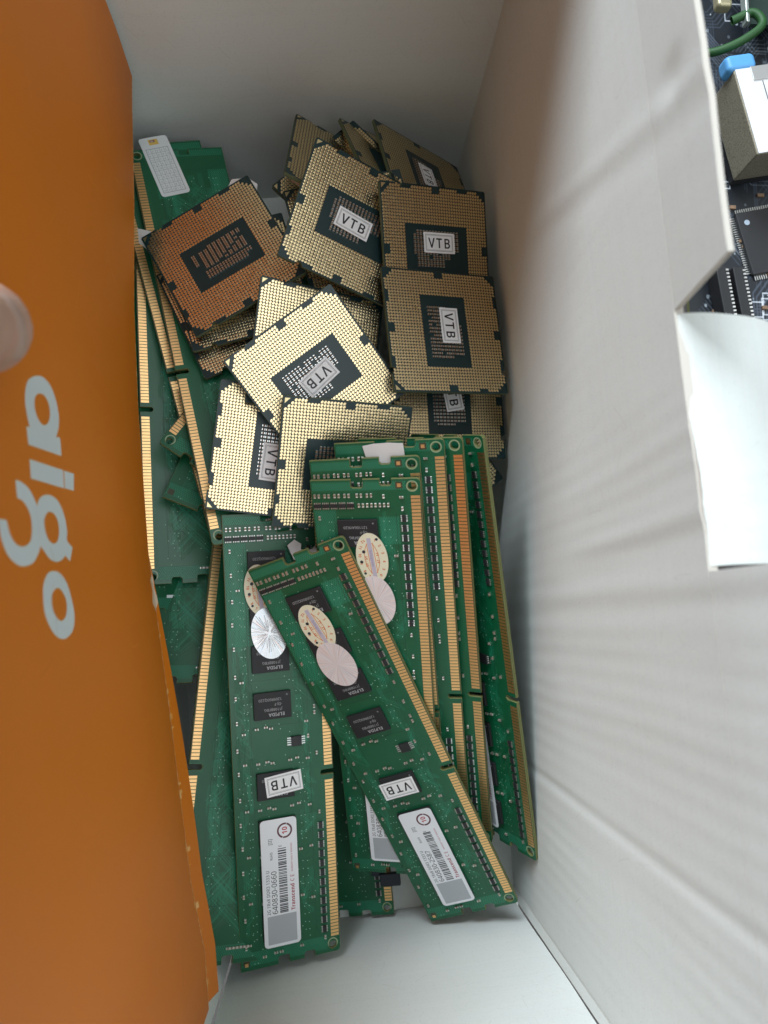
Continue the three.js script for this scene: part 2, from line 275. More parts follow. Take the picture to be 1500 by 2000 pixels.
function initialsTexture() {   // the reseller's printed mark VTB in a double frame
  return canvas(384, 208, (g, w, h) => {
    g.fillStyle = '#e9e9ea'; g.fillRect(0, 0, w, h); grain(g, w, h, 3000, ['150,150,155', '255,255,255'], 0.12, 1, 3);
    g.strokeStyle = '#26262c'; g.lineWidth = 3; g.strokeRect(24, 22, w - 48, h - 44); g.lineWidth = 2; g.strokeRect(33, 31, w - 66, h - 62);
    g.fillStyle = '#141418'; g.font = '134px sans-serif'; g.lineWidth = 5; g.strokeStyle = '#141418'; g.textAlign = 'center'; g.textBaseline = 'middle';
    const t = 'VTB', x0 = [96, 192, 290]; for (let i = 0; i < 3; i++) { g.save(); g.translate(x0[i], h / 2 + 4); g.fillText(t[i], 0, 0); g.strokeText(t[i], 0, 0); g.restore(); }
  });
}
const initialsTex = initialsTexture();
const initialsMat = std({ map: initialsTex, roughness: 0.5 });
function decalGeo(w, d, bend = 0, thick = 0.07) {   // a small stuck-on sheet, text upright along x, up = -z; a little lifted at one end
  const { face, rim } = sheet((s, t) => [(s - 0.5) * w, bend * Math.max(0, s - 0.6) ** 2 * 6, (0.5 - t) * d], 10, 4, thick, () => [0, -1, 0], (s, t) => [s, t]);
  return mergeGeometries([face, rim]);
}
const initialsGeo = decalGeo(10.9, 6.0, 0.12);
const markGeo = (() => { const s = new THREE.Shape(); s.moveTo(0, 0); s.lineTo(1.5, 0); s.lineTo(0, 1.5); s.closePath(); return new THREE.ShapeGeometry(s).rotateX(Math.PI / 2).scale(mm, mm, mm); })();
const markMat = std({ color: lin(0.75, 0.62, 0.34), metalness: 1, roughness: 0.35, side: THREE.DoubleSide });
function place(g, p) { g.position.set(p[0] * mm, H + p[1] * mm, p[2] * mm); g.quaternion.set(p[3], p[4], p[5], p[6]); g.updateMatrixWorld(); }
const POSE = {   // place (mm from the lens, y up) and turn, from the corners each thing shows and its true size
  B: [18.51, -236.33, 36.30, 0.21843, 0.19243, 0.14920, 0.94499],
  C: [15.61, -231.21, 20.99, 0.23921, 0.02503, 0.11915, 0.96331],
  D: [16.46, -230.90, 15.22, 0.23962, 0.03518, 0.11044, 0.96392],
  E: [23.11, -229.80, 10.79, 0.23752, 0.03262, 0.12680, 0.96252],
  F: [29.74, -231.95, 9.33, 0.23750, 0.01701, 0.21782, 0.94650],
  G: [43.75, -234.12, 8.27, 0.20164, -0.00566, 0.46924, 0.85972],
  A: [-13.74, -235.84, 33.46, 0.07518, 0.03527, -0.13020, 0.98800],
  H: [-25.94, -240.00, 30.19, -0.00298, -0.03760, -0.21300, 0.97632],
  I: [-35.93, -231.05, -89.99, -0.05430, 0.11837, -0.09697, 0.98673],
  I2: [-40.55, -237.26, -92.05, -0.01186, 0.14109, -0.11530, 0.98319],
  J: [-46.52, -241.53, -79.23, 0.00093, 0.03604, -0.16028, 0.98641],
  L: [-51.15, -245.72, -69.63, -0.01017, 0.02549, -0.32637, 0.94484],
  Mm: [-43.82, -254.54, -47.36, -0.11764, 0.00948, -0.05419, 0.99153],
  N: [-5.03, -244.90, -100.81, -0.10515, -0.27539, -0.05915, 0.95373],
  N2: [-15.97, -251.40, -93.38, -0.11947, -0.17212, -0.08957, 0.97369],
  Oo: [1.08, -269.93, 33.63, 0.07992, 0.04640, 0.07086, 0.99320],
  P1: [-33.12, -217.32, -108.38, -0.03690, 0.25806, 0.08274, 0.96187],
  P1b: [-28.87, -222.86, -103.01, -0.03556, 0.14682, 0.00853, 0.98849],
  P1c: [-29.51, -226.48, -97.54, -0.03044, 0.22703, 0.00361, 0.97341],
  P2: [6.30, -209.85, -115.13, 0.03622, -0.13772, -0.18102, 0.97311],
  P3: [-4.53, -211.94, -69.60, 0.13816, 0.32501, -0.02389, 0.93526],
  P4: [31.19, -216.59, -111.66, 0.10739, 0.06566, -0.21090, 0.96937],
  P5: [33.15, -214.69, -85.31, -0.00865, 0.05143, -0.16106, 0.98557],
  P6: [-15.61, -220.25, -49.34, 0.06316, -0.04971, -0.07601, 0.99386],
  P7: [-4.90, -217.74, -79.47, 0.04342, -0.04797, -0.12897, 0.98954],
  P8: [3.07, -215.84, -44.47, 0.20335, -0.02466, -0.11234, 0.97233],
  P9: [35.88, -227.99, -68.79, 0.03610, 0.03564, -0.14183, 0.98859],
  P11: [3.48, -220.99, -138.94, -0.25392, -0.08508, -0.21109, 0.94007],
  P12: [21.72, -229.41, -144.44, -0.23918, 0.07030, -0.28532, 0.92544],
  P13: [31.06, -233.16, -144.85, -0.20143, 0.02801, -0.29458, 0.93374],
  P15: [7.43, -220.77, -117.04, 0.04008, 0.14280, -0.04318, 0.98800],
  P14: [6.68, -226.57, -135.45, -0.01553, 0.39582, -0.06534, 0.91587],
  P10: [29.64, -236.70, -49.47, 0.07384, 0.32663, -0.06486, 0.94003]
};
// turn: 0 = opening lies along the local x, 1 = along z. sticker: [x, z, quarter turns]
function processor(pose, label, turn, caps, sticker, flip = 0) {
  const t = thing('processor', label, 'processor', 'processors piled in the box');
  const c = t;
  const rot = turn * Math.PI / 2 + flip * Math.PI;
  const add = (n, g, m, kind) => { const o = part(n, g, m, c, [0, 0, 0], kind); o.rotation.y = rot; return o; };
  add('substrate', cpuBoardGeo, [substrateTop, substrateEdge]);
  add('contact_pads', padsGeo, padGold, 'stuff');
  add('heat_spreader', spreaderGeo, steel);
  if (caps >= 0) add('capacitors', capGeos[caps], [ceramic, tin], 'stuff');
  const mk = part('corner_mark', markGeo, markMat, c, [0, 0.012, 0]); mk.rotation.y = rot; mk.position.set(...new THREE.Vector3(-18.2 * mm, 0.012 * mm, -18.2 * mm).applyAxisAngle(new THREE.Vector3(0, 1, 0), rot).toArray());
  if (sticker) { const s = part('sticker', initialsGeo, initialsMat, c, [sticker[0], 0.55, sticker[1]]); s.rotation.y = sticker[2]; s.userData.label = 'white sticker printed VTB in a double frame'; }
  place(t, pose); shade(t); return t;
}
const Q = Math.PI / 2;
processor(POSE.P1, 'processor without sticker, bare row of capacitors in its middle, beside the orange flap', 0, 0, null);
processor(POSE.P1b, 'processor sandwiched directly beneath the stickerless processor, only two edges showing', 0, -1, null);
processor(POSE.P1c, 'lowest processor of the stack beside the orange flap, lying on a memory module', 0, -1, null);
processor(POSE.P2, 'pale gold processor with VTB sticker, leaning against the processors along the white side', 0, 1, [-1.0, 0.3, -0.05]);
processor(POSE.P3, 'bright gold processor with VTB sticker turned diamondwise in the middle of the pile', 0, 2, [0.4, 0.4, Math.PI + 0.12]);
processor(POSE.P4, 'copper toned processor with upright VTB sticker beside the white side, partly under another', 0, 1, [0.4, -2.0, 0]);
processor(POSE.P5, 'copper toned processor with VTB sticker, uppermost beside the white side of the box', 1, 2, [1.3, -1.7, -Q]);
processor(POSE.P6, 'pale gold processor with VTB sticker sticking out between diamondwise processor and memory modules', 1, 1, [-1.6, 3.2, -Q - 0.02]);
processor(POSE.P7, 'processor showing two pale wedges from under the diamondwise processor', 0, -1, null);
processor(POSE.P8, 'pale gold processor partly covered by the stacked memory modules', 0, 1, null);
processor(POSE.P9, 'copper toned processor with half hidden VTB sticker above the outermost standing memory module', 1, 1, [1.0, -1.6, -Q + 0.16], 0);
processor(POSE.P10, 'small visible corner of a processor below the half hidden VTB sticker', 0, -1, null);
processor(POSE.P11, 'dim processor tilted against the back end, the one farthest from the white side', 0, -1, null);
processor(POSE.P12, 'dim processor tilted against the back end, middle one of three', 0, -1, null);
processor(POSE.P13, 'dim tilted processor with a VTB sticker in the back corner of the box', 1, 1, [-0.6, -0.6, -Q]);
processor(POSE.P15, 'dark copper sliver of a processor under the pale leaning processor', 0, -1, null);
processor(POSE.P14, 'darkest small processor corner behind the pale leaning processor', 0, -1, null);

// ---------------------------------------------------------------- memory modules
// local axes, mm: x across (gold contacts at +15), z along (-66.7 to 66.7), the face at y = 0
const HX = 15, HZ = 66.675;
function boardShape(mir) {
  const s = new THREE.Shape(), p = (x, z) => s.lineTo(mir * x, z);
  s.moveTo(mir * -HX, -HZ);
  p(-3.9, -HZ); p(-3.9, -HZ + 2.0); p(-3.4, -HZ + 2.4); p(-1.1, -HZ + 2.4); p(-0.6, -HZ + 2.0); p(-0.6, -HZ);
  p(4.0, -HZ); p(4.0, -HZ + 1.4); p(4.5, -HZ + 1.9); p(6.7, -HZ + 1.9); p(7.2, -HZ + 1.4); p(7.2, -HZ);
  p(HX - 1, -HZ); p(HX - 0.3, -HZ + 0.3); p(HX, -HZ + 1);
  p(HX, 11.2); p(11.4, 11.2); p(10.9, 11.95); p(11.4, 12.7); p(HX, 12.7);
  p(HX, HZ - 1); p(HX - 0.3, HZ - 0.3); p(HX - 1, HZ);
  p(7.2, HZ); p(7.2, HZ - 1.4); p(6.7, HZ - 1.9); p(4.5, HZ - 1.9); p(4.0, HZ - 1.4); p(4.0, HZ);
  p(-0.6, HZ); p(-0.6, HZ - 2.0); p(-1.1, HZ - 2.4); p(-3.4, HZ - 2.4); p(-3.9, HZ - 2.0); p(-3.9, HZ);
  p(-HX, HZ); s.closePath();
  for (const z of [-64.55, 64.55]) { const hole = new THREE.Path(); hole.absarc(mir * 12.7, z, 1.15, 0, Math.PI * 2, true); s.holes.push(hole); }
  return s;
}
function boardGeo(mir) {
  const g = new THREE.ExtrudeGeometry(boardShape(mir), { depth: 1.11, bevelEnabled: true, bevelThickness: 0.08, bevelSize: 0.08, bevelOffset: -0.08, bevelSegments: 1, curveSegments: 10 });
  g.rotateX(Math.PI / 2).translate(0, -0.08, 0).scale(mm, mm, mm);
  const p = g.attributes.position, u = g.attributes.uv; for (let i = 0; i < p.count; i++) u.setXY(i, mir * p.getX(i) / 0.030 + 0.5, 0.5 - p.getZ(i) / 0.13335);
  return g;
}
const boardF = boardGeo(1), boardB = boardGeo(-1);
// etched copper under the solder mask: colour and relief of the same drawing
function maskDrawing(front) {
  const W = 448, L = 2000, S = W / 30, items = [];
  const X = x => (x + 15) * S, Z = z => (z + HZ) * S;
  return { W, L, draw(relief) {
    return (g, w, h) => {
      seed = front ? 777 : 999;
      g.fillStyle = relief ? '#707070' : '#025433'; g.fillRect(0, 0, w, h);
      const line = relief ? 'rgba(235,235,235,' : 'rgba(34,130,100,', dark = relief ? 'rgba(20,20,20,' : 'rgba(2,52,36,';
      if (!relief) grain(g, w, h, 14000, ['4,62,42', '24,112,82'], 0.16, 1, 3);
      // hatched ground planes
      const hatch = (x0, z0, x1, z1) => { g.save(); g.beginPath(); g.rect(X(x0), Z(z0), (x1 - x0) * S, (z1 - z0) * S); g.clip(); g.strokeStyle = line + (relief ? '.9)' : '.75)'); g.lineWidth = 3; for (let k = -40; k < 200; k++) { const a = X(x0) + k * 9.5 - 400; g.beginPath(); g.moveTo(a, Z(z0)); g.lineTo(a + (z1 - z0) * S * 0.6, Z(z1)); g.stroke(); g.beginPath(); g.moveTo(a + (z1 - z0) * S * 0.6, Z(z0)); g.lineTo(a, Z(z1)); g.stroke(); } g.restore(); };
      hatch(-14.6, -66, 11, -63.6); hatch(-14.6, -58.2, -8.6, -28); hatch(3.2, -56, 8.6, -48); hatch(-14.6, 62, 11, 66);
      // bundles of traces
      const bundle = (x0, z0, x1, z1, n, gap) => { g.lineWidth = 2.1; g.strokeStyle = line + (relief ? '.8)' : '.62)'); for (let i = 0; i < n; i++) { const o = i * gap; g.beginPath(); g.moveTo(X(x0 + o), Z(z0)); const zm = lerp(z0, z1, rr(0.3, 0.7)); g.lineTo(X(x0 + o), Z(zm)); g.lineTo(X(x1 + o), Z(zm + Math.abs(x1 - x0))); g.lineTo(X(x1 + o), Z(z1)); g.stroke(); } };
      for (let k = 0; k < 26; k++) { const z = rr(-58, 50); bundle(rr(3.5, 7.5), z, rr(3.5, 8), z + rr(4, 11), 3 + (rnd() * 4 | 0), 0.34); }
      for (let k = 0; k < 22; k++) { const z = rr(-58, 50); bundle(rr(-14, -10), z, rr(-14, -10), z + rr(4, 12), 3 + (rnd() * 4 | 0), 0.34); }
      if (!front) for (let k = 0; k < 60; k++) { const z = rr(-60, 52); bundle(rr(-12, 6), z, rr(-12, 6), z + rr(4, 16), 4 + (rnd() * 6 | 0), 0.34); }
      g.lineWidth = 2; for (let z = -61.4; z < 62; z += 1) { g.strokeStyle = line + (relief ? '.7)' : '.38)'); g.beginPath(); g.moveTo(X(12.6), Z(z)); g.lineTo(X(11.6), Z(z)); g.lineTo(X(11.2), Z(z + rr(-0.5, 0.5))); g.stroke(); }
      g.strokeStyle = dark + '.55)'; g.lineWidth = 2.4; for (const x of [-9.2, 7.9]) { g.beginPath(); g.moveTo(X(x), Z(-57)); g.lineTo(X(x), Z(60)); g.stroke(); }
      for (let k = 0; k < 9; k++) { g.beginPath(); const z = -58.5 + k * 13.7; g.moveTo(X(-9.2), Z(z)); g.lineTo(X(7.9), Z(z)); g.stroke(); }
      // plated holes
      const via = (x, z) => { g.fillStyle = relief ? 'rgba(255,255,255,.9)' : '#7fae9a'; g.beginPath(); g.arc(X(x), Z(z), 2.3, 0, 7); g.fill(); if (!relief) { g.fillStyle = '#cfd9cf'; g.beginPath(); g.arc(X(x) - 0.4, Z(z) - 0.4, 1.2, 0, 7); g.fill(); } };
      for (let k = 0; k < 9; k++) { const z0 = -55.6 + (k < 4 ? k * 13.8 : 65 + (k - 4) * 13.8); for (let r = 0; r < 4; r++) { for (const x of [-10.8, -9.9, 4.6, 5.9]) via(x + rr(-0.15, 0.15), z0 + 1 + r * 2.3 + rr(-0.2, 0.2)); } }
      for (let k = 0; k < 160; k++) via(rr(-14, 8.5), rr(-58, 62));
      if (!relief) { // rings of bare metal round the two holes, fiducials, edge without mask behind the contacts
        for (const z of [-64.55, 64.55]) { g.strokeStyle = '#8d9a78'; g.lineWidth = 6; g.beginPath(); g.arc(X(12.7), Z(z), 1.4 * S, 0, 7); g.stroke(); }
        for (const [x, z] of [[9.2, -64.9], [-13.3, 64.9]]) { g.fillStyle = '#3d3a22'; g.fillRect(X(x) - 0.95 * S, Z(z) - 0.95 * S, 1.9 * S, 1.9 * S); }
        g.fillStyle = '#4c4a30'; g.fillRect(X(14.55), Z(-62.2), 0.45 * S, 72.4 * S); g.fillRect(X(14.55), Z(14), 0.45 * S, 48 * S);
      }
    };
  } };
}
const fD = maskDrawing(true), bD = maskDrawing(false);
const flipY = t => { t.flipY = true; return t; };
const maskF = new THREE.MeshPhysicalMaterial({ map: flipY(canvas(fD.W, fD.L, fD.draw(false))), bumpMap: flipY(canvas(fD.W, fD.L, fD.draw(true), false)), bumpScale: 0.0001, roughness: 0.42, clearcoat: 0.25, clearcoatRoughness: 0.25 });
const maskB = new THREE.MeshPhysicalMaterial({ map: flipY(canvas(bD.W, bD.L, bD.draw(false))), bumpMap: flipY(canvas(bD.W, bD.L, bD.draw(true), false)), bumpScale: 0.0001, roughness: 0.42, clearcoat: 0.25, clearcoatRoughness: 0.25 });
seed = 4242;
const contactGeo = box(2.45, 0.05, 0.78);
const chipGeo = (() => { const g = new RoundedBoxGeometry(11.0 * mm, 0.95 * mm, 7.9 * mm, 1, 0.12 * mm).translate(0, 0.475 * mm + 0.15 * mm, 0); return g; })();
const chipZ = [-51.65, -37.85, -24.05, -10.25, 13.3, 27.15, 40.95, 54.7];
function chipTopTexture(lines) {
  return canvas(352, 256, (g, w, h) => {
    g.fillStyle = '#1c1c1f'; g.fillRect(0, 0, w, h); grain(g, w, h, 5000, ['60,60,62', '8,8,8'], 0.2, 1, 2);
    g.fillStyle = '#77777a'; g.beginPath(); g.arc(34, 226, 9, 0, 7); g.fill();
    g.fillStyle = '#a6a6a8'; g.textBaseline = 'top'; g.font = 'bold 46px sans-serif'; g.fillText(lines[0], 60, 12);
    g.font = '36px sans-serif'; for (let i = 1; i < lines.length; i++) g.fillText(lines[i], i < 3 ? 84 : 84, 18 + i * 50);
  });
}
const chipTops = [['ELPIDA', 'J1108BFBG', '-DJ-F', '1209R60Q220'], ['ELPIDA', 'J1108BFBG', '-DJ-F', '121106AYK20']].map(l => std({ map: chipTopTexture(l), roughness: 0.6 }));
const chipTopGeo = new THREE.PlaneGeometry(10.7 * mm, 7.6 * mm).rotateX(-Math.PI / 2).rotateY(Math.PI);
// quad resistor pack: dark body, four tinned ends along each long side
const packGeo = (() => { const b = [rbox(1.15, 0.5, 2.0, 0.08, 0, 0.27, 0)], e = []; for (let i = 0; i < 4; i++) for (const q of [-1, 1]) e.push(rbox(0.46, 0.44, 0.28, 0.08, q * 0.72, 0.24, -0.75 + i * 0.5)); return joined([b, e]); })();
const packTurned = packGeo.clone().rotateY(Math.PI / 2);
function capsGeo(spots) {
  const b = [], e = [];
  for (const [x, z, a] of spots) { const l = 1.05, d = 0.55; b.push(a ? box(l * 0.55, 0.5, d, x, 0.27, z) : box(d, 0.5, l * 0.55, x, 0.27, z)); for (const q of [-1, 1]) e.push(a ? rbox(l * 0.3, 0.56, d * 1.1, 0.08, x + q * l * 0.4, 0.28, z) : rbox(d * 1.1, 0.56, l * 0.3, 0.08, x, 0.28, z + q * l * 0.4)); }
  return joined([b, e]);
}
const smallCaps = (() => {
  const L = [];
  for (let i = 0; i < 12; i++) { const x = -14.1 + i * 1.38 + (i % 2 ? -0.12 : 0.12) + (i > 7 ? 0.6 : 0); L.push([x, -62.3, 0]); }
  for (let i = 0; i < 8; i++) L.push([-2.0 + i * 1.15, -59.5, 0]);
  L.push([4.9, -61.9, 0], [9.7, -61.6, 1], [9.8, -58.4, 0], [9.9, -20.4, 0], [10, 5.6, 0], [10.1, 23.4, 0], [10.4, 61.6, 0]);
  for (let k = 0; k < 17; k++) L.push([-13.3 + rr(-0.2, 0.2), -56 + k * 7.2 + rr(-0.6, 0.6), 0]);
  for (const z of [-44.8, -31, -17.2, -3.6, 6.6, 20.2, 34, 47.8]) { for (const x of [-11.4, 7.2]) if (rnd() < 0.8) L.push([x, z + rr(-1, 1), 1]); if (z > -5) { L.push([-7.6, z, 1], [-4.9, z - 0.3, 1], [-3.4, z + 0.2, 1]); if (z > 5) L.push([1.9, z, 1], [4, z - 0.4, 1]); } }
  L.push([9.9, -13.5, 0], [9.8, -8.4, 0], [9.8, -6.6, 0], [7.6, 0.2, 0], [-8, 63.4, 1], [-4.6, 62.9, 1], [-3, 62.9, 1], [3.2, 62.4, 1]);
  return capsGeo(L);
})();
const backCaps = (() => { const L = []; for (let k = 0; k < 7; k++) L.push([2 + k * 1.1, 62.3, 1]); return capsGeo(L); })();
const serialGeo = (() => { const b = [rbox(3.1, 0.75, 2.9, 0.1, 0, 0.5, 0)], e = []; for (let i = 0; i < 4; i++) for (const q of [-1, 1]) e.push(box(1.1, 0.16, 0.32, q * 2.15, 0.2, -0.98 + i * 0.65), box(0.2, 0.4, 0.32, q * 1.62, 0.4, -0.98 + i * 0.65)); return joined([b, e]); })();
const contactZ = []; for (let i = 0; i < 72; i++) contactZ.push(-61.55 + i); for (let i = 0; i < 48; i++) contactZ.push(14.75 + i * 0.995);
const fidGeo = box(1.0, 0.04, 1.0);
// stickers
const ovalGeo = (rx, rz) => { const s = new THREE.Shape(); s.absellipse(0, 0, rx, rz, 0, Math.PI * 2); const g = new THREE.ExtrudeGeometry(s, { depth: 0.05, bevelEnabled: false, curveSegments: 24 }); g.rotateX(-Math.PI / 2).scale(mm, mm, mm); const p = g.attributes.position, u = g.attributes.uv; for (let i = 0; i < p.count; i++) u.setXY(i, p.getX(i) / (2 * rx * mm) + 0.5, 0.5 - p.getZ(i) / (2 * rz * mm)); return g; };
const oval1 = ovalGeo(4.4, 7.5), oval2 = ovalGeo(5.2, 7.6);
const ovalTex = canvas(352, 600, (g, w, h) => {
  g.fillStyle = '#dfd8bd'; g.fillRect(0, 0, w, h); grain(g, w, h, 6000, ['200,190,160', '255,252,240'], 0.2, 1, 3);
  g.fillStyle = '#b9b1bf'; g.fillRect(w / 2 - 26, 60, 46, h - 110); grain(g, w, h, 0, [], 0, 1, 1);
  g.fillStyle = 'rgba(120,110,150,.55)'; g.save(); g.translate(w / 2 - 4, h / 2); g.rotate(Math.PI / 2); g.font = 'bold 40px serif'; g.textAlign = 'center'; g.textBaseline = 'middle'; g.fillText('hologram', 0, 0); g.restore();
  g.strokeStyle = '#cf6a1a'; g.lineWidth = 6;
  for (const q of [-1, 1]) { g.beginPath(); g.ellipse(w / 2 - 2 - q * 40, h / 2, 118, 210, 0, q > 0 ? -1.0 : Math.PI - 1.0, q > 0 ? 1.0 : Math.PI + 1.0); g.stroke(); g.beginPath(); g.moveTo(w / 2 + q * 34, 120); g.lineTo(w / 2 + q * 34, h - 120); g.stroke(); }
  g.fillStyle = '#c9580c'; g.font = 'bold 44px sans-serif'; g.textAlign = 'center'; g.textBaseline = 'middle';
  const nums = ['1', '2', '3', '4', '5', '6', '7', '8', '9', '10', '11', '12'];
  nums.forEach((n, i) => { const a = -2.2 + i * 0.40; const right = i < 6; g.save(); const an = right ? -1.05 + i * 0.42 : Math.PI - 1.05 + (i - 6) * 0.42; g.translate(w / 2 + Math.cos(an) * 132, h / 2 + Math.sin(an) * 240); g.rotate(an > 1.5 ? an + Math.PI / 2 - Math.PI : an + Math.PI / 2); g.fillText(n, 0, 0); g.restore(); });
  g.save(); g.translate(w / 2 + 62, h / 2); g.rotate(Math.PI / 2); g.fillText('1Y · 2Y', 0, 0); g.restore();
  g.save(); g.translate(w / 2 - 66, h / 2 + 30); g.rotate(-Math.PI / 2); g.fillText('3Y · 5Y', 0, 0); g.restore();
  g.fillStyle = '#23232b'; for (const [x, y, r] of [[262, 84, 16], [96, 214, 19], [52, 330, 18], [70, 470, 15]]) { g.beginPath(); g.arc(x, y, r, 0, 7); g.fill(); }
});
const ovalMat = std({ map: ovalTex, roughness: 0.5 });
const rayTex = (tint) => canvas(416, 608, (g, w, h) => {
  g.fillStyle = tint ? '#e4d9d8' : '#c9cdd0'; g.fillRect(0, 0, w, h);
  for (let i = 0; i < 240; i++) { const a = rr(0, 6.283), d = rr(0.004, 0.03), l = rr(120, 380); g.fillStyle = `rgba(${['236,186,178', '196,208,226', '250,247,242', '172,172,180', '234,192,172'][(rnd() * 5) | 0]},${tint ? rr(0.2, 0.75) : rr(0.2, 0.6)})`; g.beginPath(); g.moveTo(w / 2, h / 2); g.lineTo(w / 2 + Math.cos(a) * l, h / 2 + Math.sin(a) * l); g.lineTo(w / 2 + Math.cos(a + d) * l, h / 2 + Math.sin(a + d) * l); g.fill(); }
});
const rayBump = canvas(416, 608, (g, w, h) => { g.fillStyle = '#606060'; g.fillRect(0, 0, w, h); g.lineCap = 'round'; for (let i = 0; i < 46; i++) { const a = i / 46 * 6.283 + rr(-0.03, 0.03), r0 = rr(20, 90), r1 = rr(130, 290); g.strokeStyle = `rgba(255,255,255,${rr(0.3, 0.95)})`; g.lineWidth = rr(2, 5); g.beginPath(); g.moveTo(w / 2 + Math.cos(a) * r0, h / 2 + Math.sin(a) * r0); g.lineTo(w / 2 + Math.cos(a) * r1, h / 2 + Math.sin(a) * r1); g.stroke(); } }, false);
const holoPink = std({ map: rayTex(true), metalness: 0.15, roughness: 0.28, bumpMap: rayBump, bumpScale: 0.00008 });
const holoSilver = std({ map: rayTex(false), metalness: 0.75, roughness: 0.24, bumpMap: rayBump, bumpScale: 0.0001 });
function labelTexture(serial) {   // drawn upright: 37.6 mm wide, 10.8 mm high
  return canvas(1128, 324, (g, w, h) => {
    g.fillStyle = '#e4e6ea'; g.fillRect(0, 0, w, h); grain(g, w, h, 5000, ['190,192,200', '255,255,255'], 0.15, 1, 3);
    g.fillStyle = '#a9adb2'; g.fillRect(26, 34, 250, h - 66); grain(g, 276, h, 900, ['140,144,150'], 0.2, 2, 5);
    g.fillStyle = '#2b2d33'; g.textBaseline = 'alphabetic';
    g.font = '40px sans-serif'; g.fillText('2G 1Rx8 DDR3 1333 U', 290, 64); g.font = '30px sans-serif'; g.fillText('RoHS', 770, 100); g.font = '44px sans-serif'; g.fillText('[II]', 905, 98);
    g.font = '66px sans-serif'; g.fillText(serial, 288, 128);
    let x = 292; while (x < 868) { const b = rr(3, 13), s = rr(3, 12); g.fillRect(x, 148, b, 74); x += b + s; }
    g.font = '34px sans-serif'; g.fillText('E', 876, 182);
    g.fillStyle = '#9c2f42'; g.font = 'bold 48px sans-serif'; g.fillText('Transcend', 296, 284); g.font = '46px sans-serif'; g.fillText('C E', 552, 284); g.font = '19px sans-serif'; g.fillText('WARRANTY VOID IF REMOVED', 640, 276);
    g.strokeStyle = '#5c3138'; g.lineWidth = 15; g.beginPath(); g.arc(1016, 216, 60, 0, 7); g.stroke(); g.strokeStyle = '#e4e6ea'; g.lineWidth = 5; for (const a of [0.3, 3.44]) { g.beginPath(); g.moveTo(1016 + 40 * Math.cos(a), 216 + 40 * Math.sin(a)); g.lineTo(1016 + 74 * Math.cos(a), 216 + 74 * Math.sin(a)); g.stroke(); }
    g.fillStyle = '#b23a4a'; g.font = 'bold 62px sans-serif'; g.textAlign = 'center'; g.save(); g.translate(1016, 238); g.fillText('10', 0, 0); g.restore();
  });
}
const labelGeo = (() => { const s = new THREE.Shape(), w = 18.8, h = 5.4, r = 1.2; s.moveTo(-w + r, -h); s.lineTo(w - r, -h); s.absarc(w - r, -h + r, r, -Math.PI / 2, 0); s.lineTo(w, h - r); s.absarc(w - r, h - r, r, 0, Math.PI / 2); s.lineTo(-w + r, h); s.absarc(-w + r, h - r, r, Math.PI / 2, Math.PI); s.lineTo(-w, -h + r); s.absarc(-w + r, -h + r, r, Math.PI, Math.PI * 1.5); const g = new THREE.ExtrudeGeometry(s, { depth: 0.06, bevelEnabled: false, curveSegments: 6 }); g.rotateX(-Math.PI / 2).scale(mm, mm, mm); const p = g.attributes.position, u = g.attributes.uv; for (let i = 0; i < p.count; i++) u.setXY(i, p.getX(i) / (2 * w * mm) + 0.5, 0.5 - p.getZ(i) / (2 * h * mm)); return g; })();
const labelMats = ['640830-0660', '640830-2587', '640830-1814'].map(s => std({ map: labelTexture(s), roughness: 0.42 }));

